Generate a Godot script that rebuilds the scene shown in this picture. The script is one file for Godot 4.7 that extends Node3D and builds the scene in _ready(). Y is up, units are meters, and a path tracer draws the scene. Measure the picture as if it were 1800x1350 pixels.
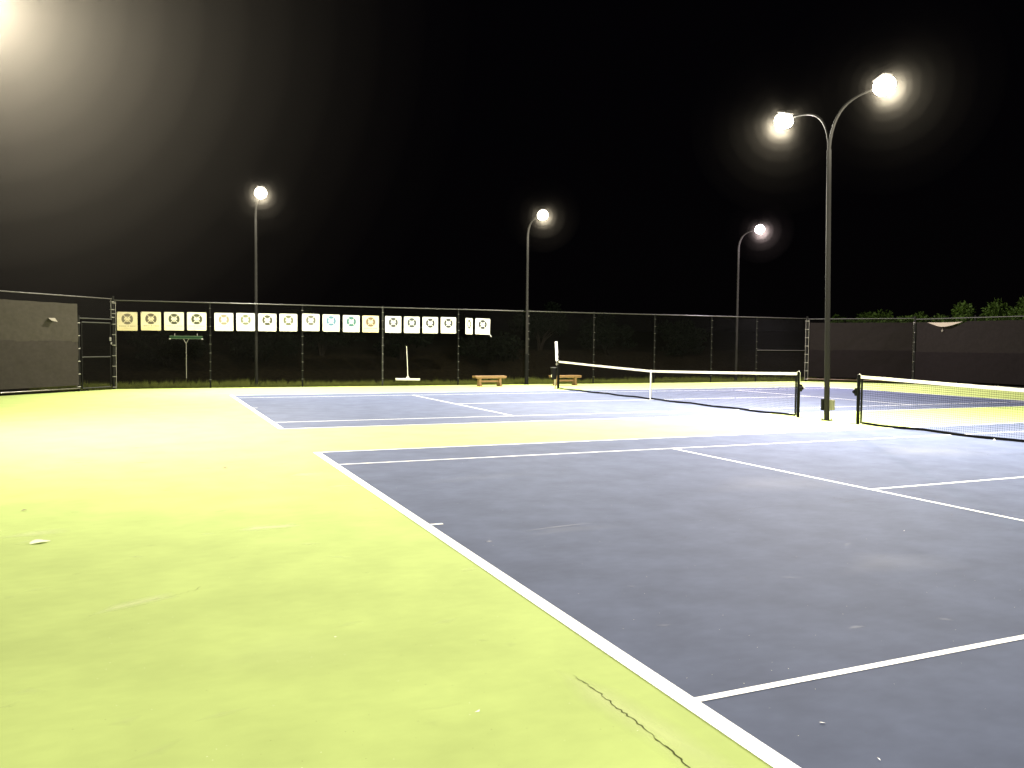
extends Node3D

# ---------------------------------------------------------------- helpers
var used := {}
var rng := RandomNumberGenerator.new()

func numbered(called: String) -> String:
	var n: int = used.get(called, 0)
	used[called] = n + 1
	return called if n == 0 else "%s_%03d" % [called, n]

func tag(o: Node3D, label: String, category := "", group := "", kind := "") -> Node3D:
	if label: o.set_meta("label", label)
	if category: o.set_meta("category", category)
	if group: o.set_meta("group", group)
	if kind: o.set_meta("kind", kind)
	return o

func thing(called: String, label: String, category: String, at := Vector3.ZERO, turn := 0.0, group := "") -> Node3D:
	var o := Node3D.new()
	o.name = numbered(called)
	add_child(o)
	o.position = at
	o.rotation.y = turn
	tag(o, label, category, group)
	return o

func begin() -> SurfaceTool:
	var st := SurfaceTool.new()
	st.begin(Mesh.PRIMITIVE_TRIANGLES)
	return st

func obj(called: String, st: SurfaceTool, m: Material, parent: Node3D = null) -> MeshInstance3D:
	var mi := MeshInstance3D.new()
	mi.mesh = st.commit()
	mi.material_override = m
	if parent == null:
		mi.name = numbered(called)
		add_child(mi)
	else:
		mi.name = called
		parent.add_child(mi, true)
	return mi

func tri(st: SurfaceTool, a: Vector3, b: Vector3, c: Vector3, n: Vector3) -> void:
	st.set_normal(n)
	if (b - a).cross(c - a).dot(n) > 0.0:
		var t := b
		b = c
		c = t
	st.add_vertex(a)
	st.add_vertex(b)
	st.add_vertex(c)

func quad(st: SurfaceTool, a: Vector3, b: Vector3, c: Vector3, d: Vector3, n: Vector3) -> void:
	tri(st, a, b, c, n)
	tri(st, a, c, d, n)

func box(st: SurfaceTool, c: Vector3, s: Vector3, bs := Basis()) -> void:
	var x := bs.x * s.x * 0.5
	var y := bs.y * s.y * 0.5
	var z := bs.z * s.z * 0.5
	for k in 3:
		var n: Vector3 = [x, y, z][k]
		var u: Vector3 = [y, z, x][k]
		var v: Vector3 = [z, x, y][k]
		for sg in [-1.0, 1.0]:
			var o: Vector3 = c + n * sg
			quad(st, o - u - v, o + u - v, o + u + v, o - u + v, (n * sg).normalized())

# a box whose long edges are chamfered
func cbox(st: SurfaceTool, c: Vector3, s: Vector3, r: float, bs := Basis()) -> void:
	var hx := s.x * 0.5
	var hy := s.y * 0.5
	var hz := s.z * 0.5
	var P := func(x: float, y: float, z: float) -> Vector3: return c + bs.x * x + bs.y * y + bs.z * z
	for sg in [-1.0, 1.0]:
		quad(st, P.call(sg * hx, -hy + r, -hz + r), P.call(sg * hx, hy - r, -hz + r), P.call(sg * hx, hy - r, hz - r), P.call(sg * hx, -hy + r, hz - r), bs.x * sg)
		quad(st, P.call(-hx + r, sg * hy, -hz + r), P.call(hx - r, sg * hy, -hz + r), P.call(hx - r, sg * hy, hz - r), P.call(-hx + r, sg * hy, hz - r), bs.y * sg)
		quad(st, P.call(-hx + r, -hy + r, sg * hz), P.call(hx - r, -hy + r, sg * hz), P.call(hx - r, hy - r, sg * hz), P.call(-hx + r, hy - r, sg * hz), bs.z * sg)
		for tg in [-1.0, 1.0]:
			quad(st, P.call(-hx + r, sg * hy, tg * (hz - r)), P.call(hx - r, sg * hy, tg * (hz - r)), P.call(hx - r, sg * (hy - r), tg * hz), P.call(-hx + r, sg * (hy - r), tg * hz), (bs.y * sg + bs.z * tg).normalized())
			quad(st, P.call(sg * hx, -hy + r, tg * (hz - r)), P.call(sg * hx, hy - r, tg * (hz - r)), P.call(sg * (hx - r), hy - r, tg * hz), P.call(sg * (hx - r), -hy + r, tg * hz), (bs.x * sg + bs.z * tg).normalized())
			quad(st, P.call(sg * hx, tg * (hy - r), -hz + r), P.call(sg * hx, tg * (hy - r), hz - r), P.call(sg * (hx - r), tg * hy, hz - r), P.call(sg * (hx - r), tg * hy, -hz + r), (bs.x * sg + bs.y * tg).normalized())
			for ug in [-1.0, 1.0]:
				tri(st, P.call(sg * hx, tg * (hy - r), ug * (hz - r)), P.call(sg * (hx - r), tg * hy, ug * (hz - r)), P.call(sg * (hx - r), tg * (hy - r), ug * hz), (bs.x * sg + bs.y * tg + bs.z * ug).normalized())

func tube(st: SurfaceTool, pts: Array, radii, sides := 8, caps := true) -> void:
	var n := pts.size()
	var rings := []
	var dirs := []
	var up := Vector3.UP
	for i in n:
		var d: Vector3 = (pts[min(i + 1, n - 1)] - pts[max(i - 1, 0)]).normalized()
		dirs.append(d)
		if i == 0:
			up = Vector3.RIGHT if abs(d.y) > 0.8 else Vector3.UP
		var sx := d.cross(up).normalized()
		up = sx.cross(d).normalized()
		var ring := []
		for k in sides:
			var a := TAU * k / sides
			ring.append(sx * cos(a) + up * sin(a))
		rings.append(ring)
	var R := func(i: int) -> float: return radii if radii is float else radii[i]
	for i in n - 1:
		for k in sides:
			var k2 := (k + 1) % sides
			var v := [[i, k], [i + 1, k], [i + 1, k2], [i, k], [i + 1, k2], [i, k2]]
			var p := []
			for e in v:
				p.append(pts[e[0]] + rings[e[0]][e[1]] * R.call(e[0]))
			for t in [0, 3]:
				var outn: Vector3 = rings[v[t][0]][v[t][1]]
				var o := [t, t + 1, t + 2]
				if (p[t + 1] - p[t]).cross(p[t + 2] - p[t]).dot(outn) > 0.0:
					o = [t, t + 2, t + 1]
				for q in o:
					st.set_normal(rings[v[q][0]][v[q][1]])
					st.add_vertex(p[q])
	if caps:
		for e in [0, n - 1]:
			var nn: Vector3 = dirs[e] * (-1.0 if e == 0 else 1.0)
			for k in sides:
				tri(st, pts[e], pts[e] + rings[e][k] * R.call(e), pts[e] + rings[e][(k + 1) % sides] * R.call(e), nn)

func wire(st: SurfaceTool, a: Vector3, b: Vector3, r: float) -> void:
	var d := (b - a).normalized()
	var s := d.cross(Vector3.UP if abs(d.y) < 0.9 else Vector3.RIGHT).normalized()
	var u := s.cross(d)
	for k in 3:
		var n0 := s * cos(TAU * k / 3.0) + u * sin(TAU * k / 3.0)
		var n1 := s * cos(TAU * (k + 1) / 3.0) + u * sin(TAU * (k + 1) / 3.0)
		quad(st, a + n0 * r, b + n0 * r, b + n1 * r, a + n1 * r, (n0 + n1).normalized())

func rect(st: SurfaceTool, x0: float, x1: float, z0: float, z1: float, y: float) -> void:
	quad(st, Vector3(x0, y, z0), Vector3(x1, y, z0), Vector3(x1, y, z1), Vector3(x0, y, z1), Vector3.UP)

func mat(c: Color, rough := 0.6, metal := 0.0) -> StandardMaterial3D:
	var m := StandardMaterial3D.new()
	m.albedo_color = c.linear_to_srgb()
	m.roughness = rough
	m.metallic = metal
	return m

func matte(c: Color, rough := 0.9) -> StandardMaterial3D:
	var m := mat(c, rough)
	m.metallic_specular = 0.12
	return m

func L(r: float, g: float, b: float) -> Color:
	return Color(r, g, b)

func noise_tex(seed_: int, freq: float, octaves: int, a: float, b: float, size := 512) -> NoiseTexture2D:
	var n := FastNoiseLite.new()
	n.seed = seed_
	n.frequency = freq
	n.fractal_octaves = octaves
	n.noise_type = FastNoiseLite.TYPE_SIMPLEX_SMOOTH
	var t := NoiseTexture2D.new()
	t.width = size
	t.height = size
	t.seamless = true
	t.noise = n
	var g := Gradient.new()
	g.set_color(0, Color(a, a, a))
	g.set_color(1, Color(b, b, b))
	t.color_ramp = g
	return t

# paint laid on the ground: broad clouds in the albedo, fine grain and long squeegee streaks as detail
func paint(c: Color, broad: Texture2D, grain: Texture2D, broad_m: float, grain_m: float, rough: float) -> StandardMaterial3D:
	var m := mat(c, rough)
	m.albedo_texture = broad
	m.uv1_scale = Vector3(1.0 / broad_m, 1.0 / broad_m, 1)
	m.metallic_specular = 0.14
	m.detail_enabled = true
	m.detail_albedo = grain
	m.detail_blend_mode = BaseMaterial3D.BLEND_MODE_MUL
	m.detail_uv_layer = BaseMaterial3D.DETAIL_UV_2
	m.uv2_scale = Vector3(1.0 / grain_m, 1.0 / grain_m, 1)
	return m

func sheet(st: SurfaceTool, poly: PackedVector2Array, y: float) -> void:
	var idx := Geometry2D.triangulate_polygon(poly)
	for i in range(0, idx.size(), 3):
		var p := []
		for k in 3: p.append(poly[idx[i + k]])
		var a := Vector3(p[0].x, y, p[0].y)
		var b := Vector3(p[1].x, y, p[1].y)
		var c := Vector3(p[2].x, y, p[2].y)
		var o := [0, 1, 2]
		if (b - a).cross(c - a).y > 0.0: o = [0, 2, 1]
		for k in o:
			st.set_normal(Vector3.UP)
			st.set_uv(p[k])
			st.set_uv2(Vector2(p[k].x * 0.55, p[k].y))
			st.add_vertex(Vector3(p[k].x, y, p[k].y))

# a soft-edged strip of stain: vertex alpha fades to its rim
func stain(st: SurfaceTool, pts: Array, widths: Array, y: float, a: float) -> void:
	var n := pts.size()
	for i in n - 1:
		for s in [-1.0, 1.0]:
			var d0: Vector2 = (pts[min(i + 1, n - 1)] - pts[max(i - 1, 0)]).normalized().orthogonal() * s
			var d1: Vector2 = (pts[min(i + 2, n - 1)] - pts[i]).normalized().orthogonal() * s
			var v := [pts[i], pts[i + 1], pts[i + 1] + d1 * widths[i + 1], pts[i] + d0 * widths[i]]
			var al := [0.0 if i == 0 else a, 0.0 if i + 1 == n - 1 else a, 0.0, 0.0]
			for q in ([0, 1, 2, 0, 2, 3] if s < 0.0 else [0, 2, 1, 0, 3, 2]):
				st.set_normal(Vector3.UP)
				st.set_color(Color(1, 1, 1, al[q]))
				st.add_vertex(Vector3(v[q].x, y, v[q].y))

# ---------------------------------------------------------------- lamps
const LENS_E := 14.0

func lamp_head(parent: Node3D, at: Vector3, toward: Vector3, warm: Color, energy: float, m_metal: Material) -> void:
	# a shoebox floodlight tilted towards the court, with a sagging glass below it
	var f := toward.normalized()
	var tilt := 0.30
	var axis := (Vector3.DOWN * cos(tilt) + f * sin(tilt)).normalized()
	var fw := (f * cos(tilt) + Vector3.UP * sin(tilt)).normalized()
	var side := axis.cross(fw).normalized()
	var bs := Basis(side, -axis, fw)
	var st := begin()
	cbox(st, at - axis * 0.19, Vector3(0.26, 0.07, 0.34), 0.025, bs)
	var head := obj("lamp_housing", st, m_metal, parent)
	st = begin()
	var rows := 14
	var cols := 20
	for i in rows:
		for k in cols:
			var p := []
			var nn := []
			for e in [[0, 0], [1, 0], [1, 1], [0, 1]]:
				var th: float = PI * (i + e[0]) / rows
				var ph: float = TAU * (k + e[1]) / cols
				var q: Vector3 = side * sin(th) * cos(ph) * 0.215 + fw * sin(th) * sin(ph) * 0.235 + axis * cos(th) * 0.19
				nn.append(q.normalized())
				p.append(at + q)
			quad(st, p[0], p[1], p[2], p[3], (nn[0] + nn[2]).normalized())
	var m := mat(L(0.9, 0.9, 0.9), 0.4)
	m.emission_enabled = true
	m.emission = warm
	m.emission_energy_multiplier = LENS_E
	obj("lamp_lens", st, m, head)
	var l := SpotLight3D.new()
	l.name = "lamp_light"
	l.light_color = warm
	l.light_energy = energy
	l.light_size = 0.1
	l.spot_angle = 88.0
	l.spot_angle_attenuation = 1.0
	l.spot_range = 120.0
	l.spot_attenuation = 2.0
	l.shadow_enabled = true
	add_child(l, true)
	var aim := (Vector3.DOWN * cos(0.85) + f * sin(0.85)).normalized()
	var spill := OmniLight3D.new()
	spill.name = "lamp_spill"
	spill.light_color = warm
	spill.light_energy = minf(45.0, energy * 0.09)
	spill.light_size = 0.1
	spill.omni_range = 120.0
	spill.omni_attenuation = 2.0
	spill.shadow_enabled = true
	spill.position = parent.position + at + axis * 0.03
	add_child(spill, true)
	l.look_at_from_position(parent.position + at + axis * 0.03, parent.position + at + axis * 0.03 + aim, fw)

func arm_points(top: float, dir: Vector3, reach: float, rise: float) -> Array:
	var a := []
	for i in 13:
		var t := i / 12.0
		var h := reach * pow(t, 1.7)
		a.append(Vector3(0, top + rise * (1.0 - pow(1.0 - t, 2.6)), 0) + dir * h)
	return a

func light_pole(label: String, at: Vector3, dirs: Array, reach: float, top: float, rise: float, r0: float, r1: float, warm: Color, energy: float, group: String, lean := Vector3.ZERO) -> Node3D:
	var o := thing("light_pole", label, "light pole", at, 0.0, group)
	var st := begin()
	tube(st, [Vector3(0, 0.0, 0), lean * 0.5 + Vector3(0, top * 0.5, 0), lean + Vector3(0, top, 0)], [r0, (r0 + r1) * 0.5, r1], 14)
	obj("pole", st, m_pole, o)
	st = begin()
	tube(st, [Vector3(0, 0.0, 0), Vector3(0, 0.012, 0), Vector3(0, 0.02, 0)], [r0 * 2.0, r0 * 2.0, r0 * 1.9], 16)
	var plate := obj("base_plate", st, m_pole, o)
	for k in 4:
		var a := TAU * (k + 0.5) / 4.0
		st = begin()
		tube(st, [Vector3(cos(a), 0, sin(a)) * r0 * 1.6 + Vector3(0, 0.02, 0), Vector3(cos(a), 0, sin(a)) * r0 * 1.6 + Vector3(0, 0.05, 0)], 0.012, 6)
		obj("anchor_bolt", st, m_pole, plate)
	for d in dirs:
		st = begin()
		var ap := arm_points(top - 0.02, d, reach, rise)
		var rr := []
		for i in ap.size():
			ap[i] += lean
			rr.append(lerpf(r1 * (0.98 if dirs.size() == 1 else 0.72), 0.022, i / 12.0))
		tube(st, ap, rr, 10)
		obj("arm", st, m_pole, o)
		lamp_head(o, ap[-1] + d * 0.22, d, warm, energy, m_pole)
	return o

# night damp hanging in the air round a lamp
func mist(label: String, at: Vector3, size: Vector3, density: float, group: String) -> void:
	var v := FogVolume.new()
	v.name = numbered("mist")
	v.shape = RenderingServer.FOG_VOLUME_SHAPE_ELLIPSOID
	v.size = size
	v.position = at
	var m := FogMaterial.new()
	m.albedo = Color(0.97, 0.935, 0.87)
	m.density = density
	v.material = m
	add_child(v)
	tag(v, label, "mist", group, "stuff")

# ---------------------------------------------------------------- fence
func link_mesh(st: SurfaceTool, a: Vector3, b: Vector3, y0: float, y1: float, pitch := 0.072, r := 0.0021) -> void:
	var d := b - a
	var len := d.length()
	var e := d / len
	var nrm := Vector3(-e.z, 0, e.x)
	var h := y1 - y0
	var k := 0
	var s := -h
	while s < len:
		for way in 2:
			# a straight wire climbing to one side, cut at the ends of the panel
			var t0 := clampf(-s, 0.0, h)
			var t1 := clampf(len - s, 0.0, h)
			if t1 - t0 > 0.01:
				var p0 := a + e * (s + t0) + Vector3(0, y0 + (t0 if way == 0 else h - t0), 0) + nrm * (0.002 if way == 0 else -0.002)
				var p1 := a + e * (s + t1) + Vector3(0, y0 + (t1 if way == 0 else h - t1), 0) + nrm * (0.002 if way == 0 else -0.002)
				wire(st, p0, p1, r)
		s += pitch
		k += 1

func fence_post(o: Node3D, p: Vector3, h: float, r: float, m: Material) -> void:
	var st := begin()
	tube(st, [p, p + Vector3(0, h, 0)], r, 10)
	tube(st, [p + Vector3(0, h, 0), p + Vector3(0, h + 0.03, 0), p + Vector3(0, h + 0.05, 0)], [r * 1.25, r * 1.2, r * 0.4], 10)
	obj("post", st, m, o)

func tie_bands(o: Node3D, p: Vector3, side: Vector3, h0: float, h1: float, n: int, m: Material) -> void:
	# a tension bar beside a post, and the bands that hold it
	var st := begin()
	tube(st, [p + side * 0.085 + Vector3(0, h0, 0), p + side * 0.085 + Vector3(0, h1, 0)], 0.009, 6)
	obj("tension_bar", st, m, o)
	for i in n:
		st = begin()
		var y := lerpf(h0 + 0.05, h1 - 0.06, float(i) / (n - 1))
		cbox(st, p + side * 0.03 + Vector3(0, y, 0), Vector3(0.13, 0.028, 0.1), 0.006, Basis(side, Vector3.UP, side.cross(Vector3.UP)))
		obj("band", st, m, o)

func windscreen(o: Node3D, called: String, a: Vector3, b: Vector3, y0: float, y1: float, m: Material, sd: int, sag := []) -> void:
	var n := FastNoiseLite.new()
	n.seed = sd
	n.frequency = 0.5
	var d := b - a
	var len := d.length()
	var e := d / len
	var nrm := Vector3(-e.z, 0, e.x)
	var cols := int(len / 0.12) + 2
	var rows := 14
	var st := begin()
	st.set_smooth_group(0)
	var P := func(i: int, j: int) -> Vector3:
		var t := len * i / cols
		var top := y1
		for s in sag:
			top -= s[2] * maxf(0.0, 1.0 - pow((t - s[0]) / s[1], 2.0))
		top -= 0.012 * absf(sin(t * PI / 0.9))
		var y := lerpf(y0, top, float(j) / rows)
		return a + e * t + Vector3(0, y, 0) + nrm * (0.028 * n.get_noise_2d(t * 1.2, y * 1.5) + 0.012 * n.get_noise_2d(t * 5.0, y * 3.0))
	for i in cols:
		for j in rows:
			var p0: Vector3 = P.call(i, j)
			var p1: Vector3 = P.call(i + 1, j)
			var p2: Vector3 = P.call(i + 1, j + 1)
			var p3: Vector3 = P.call(i, j + 1)
			for q in [[p0, p1, p2], [p0, p2, p3]]:
				st.add_vertex(q[0])
				st.add_vertex(q[1])
				st.add_vertex(q[2])
	st.index()
	st.generate_normals()
	obj(called, st, m, o)

# ---------------------------------------------------------------- materials
var m_pole: StandardMaterial3D
var m_black: StandardMaterial3D
var m_galv: StandardMaterial3D
var m_wire: StandardMaterial3D
var m_post: StandardMaterial3D
var m_white: StandardMaterial3D

func _ready() -> void:
	rng.seed = 7
	# ------------------------------------------------ camera, sky, exposure
	var cam := Camera3D.new()
	cam.name = "camera"
	cam.fov = 49.346
	cam.near = 0.05
	cam.far = 900.0
	cam.position = Vector3(-2.2414, 1.6644, 12.7651)
	cam.rotation_degrees = Vector3(-2.705, -23.3706, 0.5285)
	add_child(cam)
	cam.current = true
	var env := Environment.new()
	env.tonemap_mode = Environment.TONE_MAPPER_LINEAR
	env.tonemap_exposure = 1.0
	env.background_mode = Environment.BG_SKY
	var sky := Sky.new()
	var sm := ProceduralSkyMaterial.new()
	sm.sky_top_color = Color(0.010, 0.008, 0.014)
	sm.sky_horizon_color = Color(0.014, 0.011, 0.013)
	sm.ground_bottom_color = Color(0.006, 0.006, 0.006)
	sm.ground_horizon_color = Color(0.010, 0.009, 0.009)
	sky.sky_material = sm
	env.sky = sky
	env.background_energy_multiplier = 1.0
	env.sdfgi_enabled = true
	env.ssao_enabled = true
	env.ssil_enabled = true
	env.volumetric_fog_enabled = true
	env.volumetric_fog_density = 0.0
	var we := WorldEnvironment.new()
	we.name = "world_environment"
	we.environment = env
	add_child(we)

	m_pole = matte(L(0.016, 0.0152, 0.014), 0.45)
	m_black = matte(L(0.006, 0.006, 0.006), 0.6)
	m_galv = mat(L(0.26, 0.25, 0.22), 0.45, 0.5)
	m_wire = matte(L(0.009, 0.009, 0.008), 0.5)
	m_post = matte(L(0.010, 0.010, 0.009), 0.5)
	m_white = mat(L(0.78, 0.77, 0.72), 0.6)
	# ------------------------------------------------ light poles (lamps carry the lights)
	var warm := Color(1.0, 0.972, 0.90)
	var cool := Color(1.0, 0.93, 0.98)
	var dp := light_pole("tall black pole with two lamps standing between the two courts", Vector3(11.89, 0, -1.83), [Vector3(0, 0, -1), Vector3(0, 0, 1)], 1.28, 6.1, 1.02, 0.062, 0.05, warm, 455.0, "", Vector3(-0.10, 0, -0.043))
	var st := begin()
	cbox(st, Vector3(0.06, 0.36, 0.075), Vector3(0.10, 0.24, 0.12), 0.012)
	obj("outlet_box", st, mat(L(0.13, 0.125, 0.095), 0.7), dp)
	st = begin()
	cbox(st, Vector3(-0.04, 0.36, -0.075), Vector3(0.09, 0.26, 0.08), 0.01)
	obj("junction_box", st, m_black, dp)
	light_pole("dark pole with one lamp behind the signs of the back fence", Vector3(1.38, 0, -19.75), [Vector3(0, 0, 1)], 1.35, 6.2, 0.75, 0.06, 0.05, warm, 315.0, "single lamp poles along the back fence")
	var p2 := light_pole("black pole with one lamp beside the wooden benches", Vector3(12.1, 0, -18.92), [Vector3(0, 0, 1)], 1.2, 6.1, 0.72, 0.062, 0.05, warm, 315.0, "single lamp poles along the back fence")
	st = begin()
	tube(st, [Vector3(0, 0, 0), Vector3(0, 1.25, 0), Vector3(0, 1.28, 0)], [0.082, 0.08, 0.064], 14)
	obj("base_sleeve", st, m_black, p2)
	light_pole("dark pole with one cool white lamp seen past the far net", Vector3(23.38, 0, -19.6), [Vector3(0, 0, 1)], 1.25, 6.3, 0.75, 0.06, 0.05, cool, 315.0, "single lamp poles along the back fence")
	light_pole("pole with one lamp beyond the edge of the picture, its glow filling the upper corner", Vector3(-6.42, 0, -3.3), [Vector3(1, 0, 0)], 1.12, 6.5, 0.85, 0.062, 0.05, warm, 275.0, "")
	light_pole("pole with one lamp behind the camera, lighting the green from the near corner", Vector3(-6.42, 0, 15.0), [Vector3(1, 0, 0)], 1.12, 6.5, 0.85, 0.062, 0.05, warm, 110.0, "")
	for k in 12:
		mist("thin lit mist drifting round the lamp beyond the upper corner", Vector3(-5.05, 7.3, -3.3), Vector3.ONE * [16.5, 15.0, 13.5, 12.0, 10.5, 9.0, 7.5, 6.2, 5.0, 4.0, 3.1, 2.3][k], [0.00005, 0.0001, 0.00016, 0.00026, 0.0004, 0.0006, 0.0009, 0.0010, 0.0011, 0.0012, 0.0013, 0.0014][k], "mist round the lamp beyond the corner")
	var spots := [["the tall pole's lamp over the far court", Vector3(11.79, 7.07, -3.39)], ["the tall pole's lamp over the near court", Vector3(11.79, 7.07, -0.34)], ["the lamp above the signs", Vector3(1.38, 6.94, -18.18)], ["the lamp above the benches", Vector3(12.1, 6.82, -17.5)], ["the cool white lamp", Vector3(23.38, 6.98, -18.1)]]
	for e in spots:
		for k in (7 if spots.find(e) < 2 else 4):
			mist("faint lit mist close round " + e[0], e[1], Vector3.ONE * ([4.4, 3.4, 2.6, 1.9, 1.4, 1.05, 0.8] if spots.find(e) < 2 else [3.0, 1.9, 1.2, 0.85])[k], ([0.00002, 0.00003, 0.00006, 0.00012, 0.0003, 0.0008, 0.0016] if spots.find(e) < 2 else [0.00006, 0.0002, 0.0008, 0.0018])[k], "mist round " + e[0])

	build_ground()
	build_courts()
	build_fences()
	build_nets()
	build_signs()
	build_furniture()
	build_plants()
	build_litter()

# ---------------------------------------------------------------- ground
# the fence line: a box with cut corners
const FX0 := -6.6
const FX1 := 30.2
const FZ0 := -19.14
const FZ1 := 24.0
const CUT := 3.25

func outside(x: float, z: float) -> float:
	var dx := maxf(FX0 - x, x - FX1)
	var dz := maxf(FZ0 - z, z - FZ1)
	var d := maxf(dx, dz)
	d = maxf(d, (FX0 + FZ0 + CUT - x - z) * 0.7071)
	d = maxf(d, (x - FX1 - (z - FZ0) + CUT) * 0.7071)
	return d

var bank_noise := FastNoiseLite.new()

func bank(x: float, z: float) -> float:
	var d := outside(x, z)
	if d < 0.25: return -0.08
	var t := smoothstep(2.2, 9.0, d)
	return -0.03 + 1.45 * t + 0.02 * maxf(0.0, d - 9.0) + bank_noise.get_noise_2d(x, z) * 0.12 * minf(1.0, d * 0.5)

func build_ground() -> void:
	bank_noise.seed = 5
	bank_noise.frequency = 0.25
	var xs := []
	var zs := []
	for v in [-420.0, -200.0, -90.0, -45.0, -25.0, -15.0]: xs.append(v)
	var x := -10.0
	while x < 46.0:
		xs.append(x)
		x += 0.8
	for v in [50.0, 60.0, 90.0, 200.0, 450.0]: xs.append(v)
	for v in [-420.0, -200.0, -90.0, -60.0, -45.0]: zs.append(v)
	var z := -40.0
	while z < -10.0:
		zs.append(z)
		z += 0.6
	for v in [-8.0, -4.0, 0.0, 5.0, 10.0, 16.0, 22.0, 25.0, 30.0, 45.0, 90.0, 200.0, 420.0]: zs.append(v)
	var st := begin()
	for i in xs.size() - 1:
		for j in zs.size() - 1:
			var p := []
			for e in [[0, 0], [1, 0], [1, 1], [0, 1]]:
				var px: float = xs[i + e[0]]
				var pz: float = zs[j + e[1]]
				p.append(Vector3(px, bank(px, pz), pz))
			for q in [0, 1, 2, 0, 2, 3]:
				st.set_uv(Vector2(p[q].x, p[q].z))
				st.add_vertex(p[q])
	st.index()
	st.generate_normals()
	var m := matte(L(0.016, 0.0125, 0.006), 0.95)
	m.albedo_texture = noise_tex(11, 0.03, 5, 0.45, 1.0, 512)
	m.uv1_scale = Vector3(0.25, 0.25, 1)
	tag(obj("ground", st, m), "dark rough ground rising behind the fence", "", "", "structure")

	# green surround of the two courts
	var poly := PackedVector2Array([Vector2(FX0 + CUT, FZ0 + 0.05), Vector2(FX1 - CUT, FZ0 + 0.05), Vector2(FX1, FZ0 + CUT + 0.05), Vector2(FX1, FZ1), Vector2(FX0, FZ1), Vector2(FX0, FZ0 + CUT + 0.05)])
	st = begin()
	sheet(st, poly, 0.0)
	for i in poly.size():
		var a := poly[i]
		var b := poly[(i + 1) % poly.size()]
		var n := Vector3(b.y - a.y, 0, a.x - b.x).normalized()
		st.set_uv(a)
		quad(st, Vector3(a.x, 0, a.y), Vector3(b.x, 0, b.y), Vector3(b.x, -0.15, b.y), Vector3(a.x, -0.15, a.y), n)
	var green := paint(L(0.45, 0.55, 0.182), noise_tex(21, 0.010, 5, 0.925, 1.0, 1024), noise_tex(22, 0.02, 6, 0.965, 1.0, 1024), 9.0, 2.6, 0.85)
	var surf: MeshInstance3D = obj("court_surround", st, green)
	tag(surf, "worn yellow green hard surface round the two courts", "", "", "structure")
	# repairs and stains in the green paint
	var pale := mat(L(0.55, 0.62, 0.22), 0.7)
	pale.transparency = BaseMaterial3D.TRANSPARENCY_ALPHA
	pale.vertex_color_use_as_albedo = true
	for s in [
		[[Vector2(-2.62, 7.2), Vector2(-2.45, 7.06), Vector2(-2.25, 6.96), Vector2(-2.1, 6.9)], 0.07, 0.55],
		[[Vector2(-1.6, 5.12), Vector2(-1.4, 5.05), Vector2(-1.15, 5.06), Vector2(-1.0, 5.02)], 0.12, 0.6],
		[[Vector2(-0.75, 2.2), Vector2(-0.5, 2.1), Vector2(-0.2, 2.15)], 0.18, 0.5],
		[[Vector2(-0.5, 3.2), Vector2(-0.2, 3.1), Vector2(0.0, 3.15)], 0.1, 0.4],
		[[Vector2(-3.5, 4.7), Vector2(-3.2, 4.6), Vector2(-2.9, 4.55)], 0.12, 0.5],
		[[Vector2(-0.36, 8.95), Vector2(-0.3, 9.35), Vector2(-0.24, 9.8), Vector2(-0.22, 10.4)], 0.13, 0.5],
		[[Vector2(-1.0, 9.6), Vector2(-0.9, 10.2), Vector2(-0.8, 10.8)], 0.3, 0.16],
		[[Vector2(-1.9, 4.0), Vector2(-1.3, 3.8), Vector2(-0.6, 3.9)], 0.35, 0.2],
		[[Vector2(-2.2, 8.3), Vector2(-1.6, 8.2), Vector2(-1.0, 8.4)], 0.4, 0.14]]:
		st = begin()
		var w := []
		for i in s[0].size(): w.append(s[1] * rng.randf_range(0.75, 1.25))
		stain(st, s[0], w, 0.0012, s[2])
		obj("repair_patch", st, pale, surf)
	st = begin()
	var r := RandomNumberGenerator.new()
	r.seed = 78
	for i in 80:
		var p := Vector2(r.randf_range(-4.5, -0.1), r.randf_range(-2.0, 11.0))
		var dv := Vector2.from_angle(r.randf_range(-0.7, 0.7)) * r.randf_range(0.05, 0.3)
		stain(st, [p, p + dv * 0.5 + dv.orthogonal() * r.randf_range(-0.2, 0.2), p + dv], [0.01, r.randf_range(0.012, 0.06), 0.01], 0.0014, r.randf_range(0.05, 0.3))
	tag(obj("scuff_marks", st, pale, surf), "", "", "", "stuff")
	for tone in 2:
		st = begin()
		for i in 420:
			var t := pow(r.randf(), 1.5)
			var p := Vector2(lerpf(-2.6, -0.2, r.randf()) if r.randf() < 0.6 else r.randf_range(0.2, 3.5), lerpf(10.4, -1.0, t))
			var w := r.randf_range(0.0015, 0.0042)
			var a := r.randf() * TAU
			var q := []
			for k in 3: q.append(Vector3(p.x + cos(a + k * 2.1) * w, 0.0052, p.y + sin(a + k * 2.1) * w * 0.8))
			tri(st, q[0], q[1], q[2], Vector3.UP)
		tag(obj("grit", st, [mat(L(0.75, 0.76, 0.6), 0.8), matte(L(0.10, 0.10, 0.05), 0.9)][tone], surf), "", "", "", "stuff")
	# cracks
	var dark := matte(L(0.06, 0.07, 0.02), 0.9)
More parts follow.
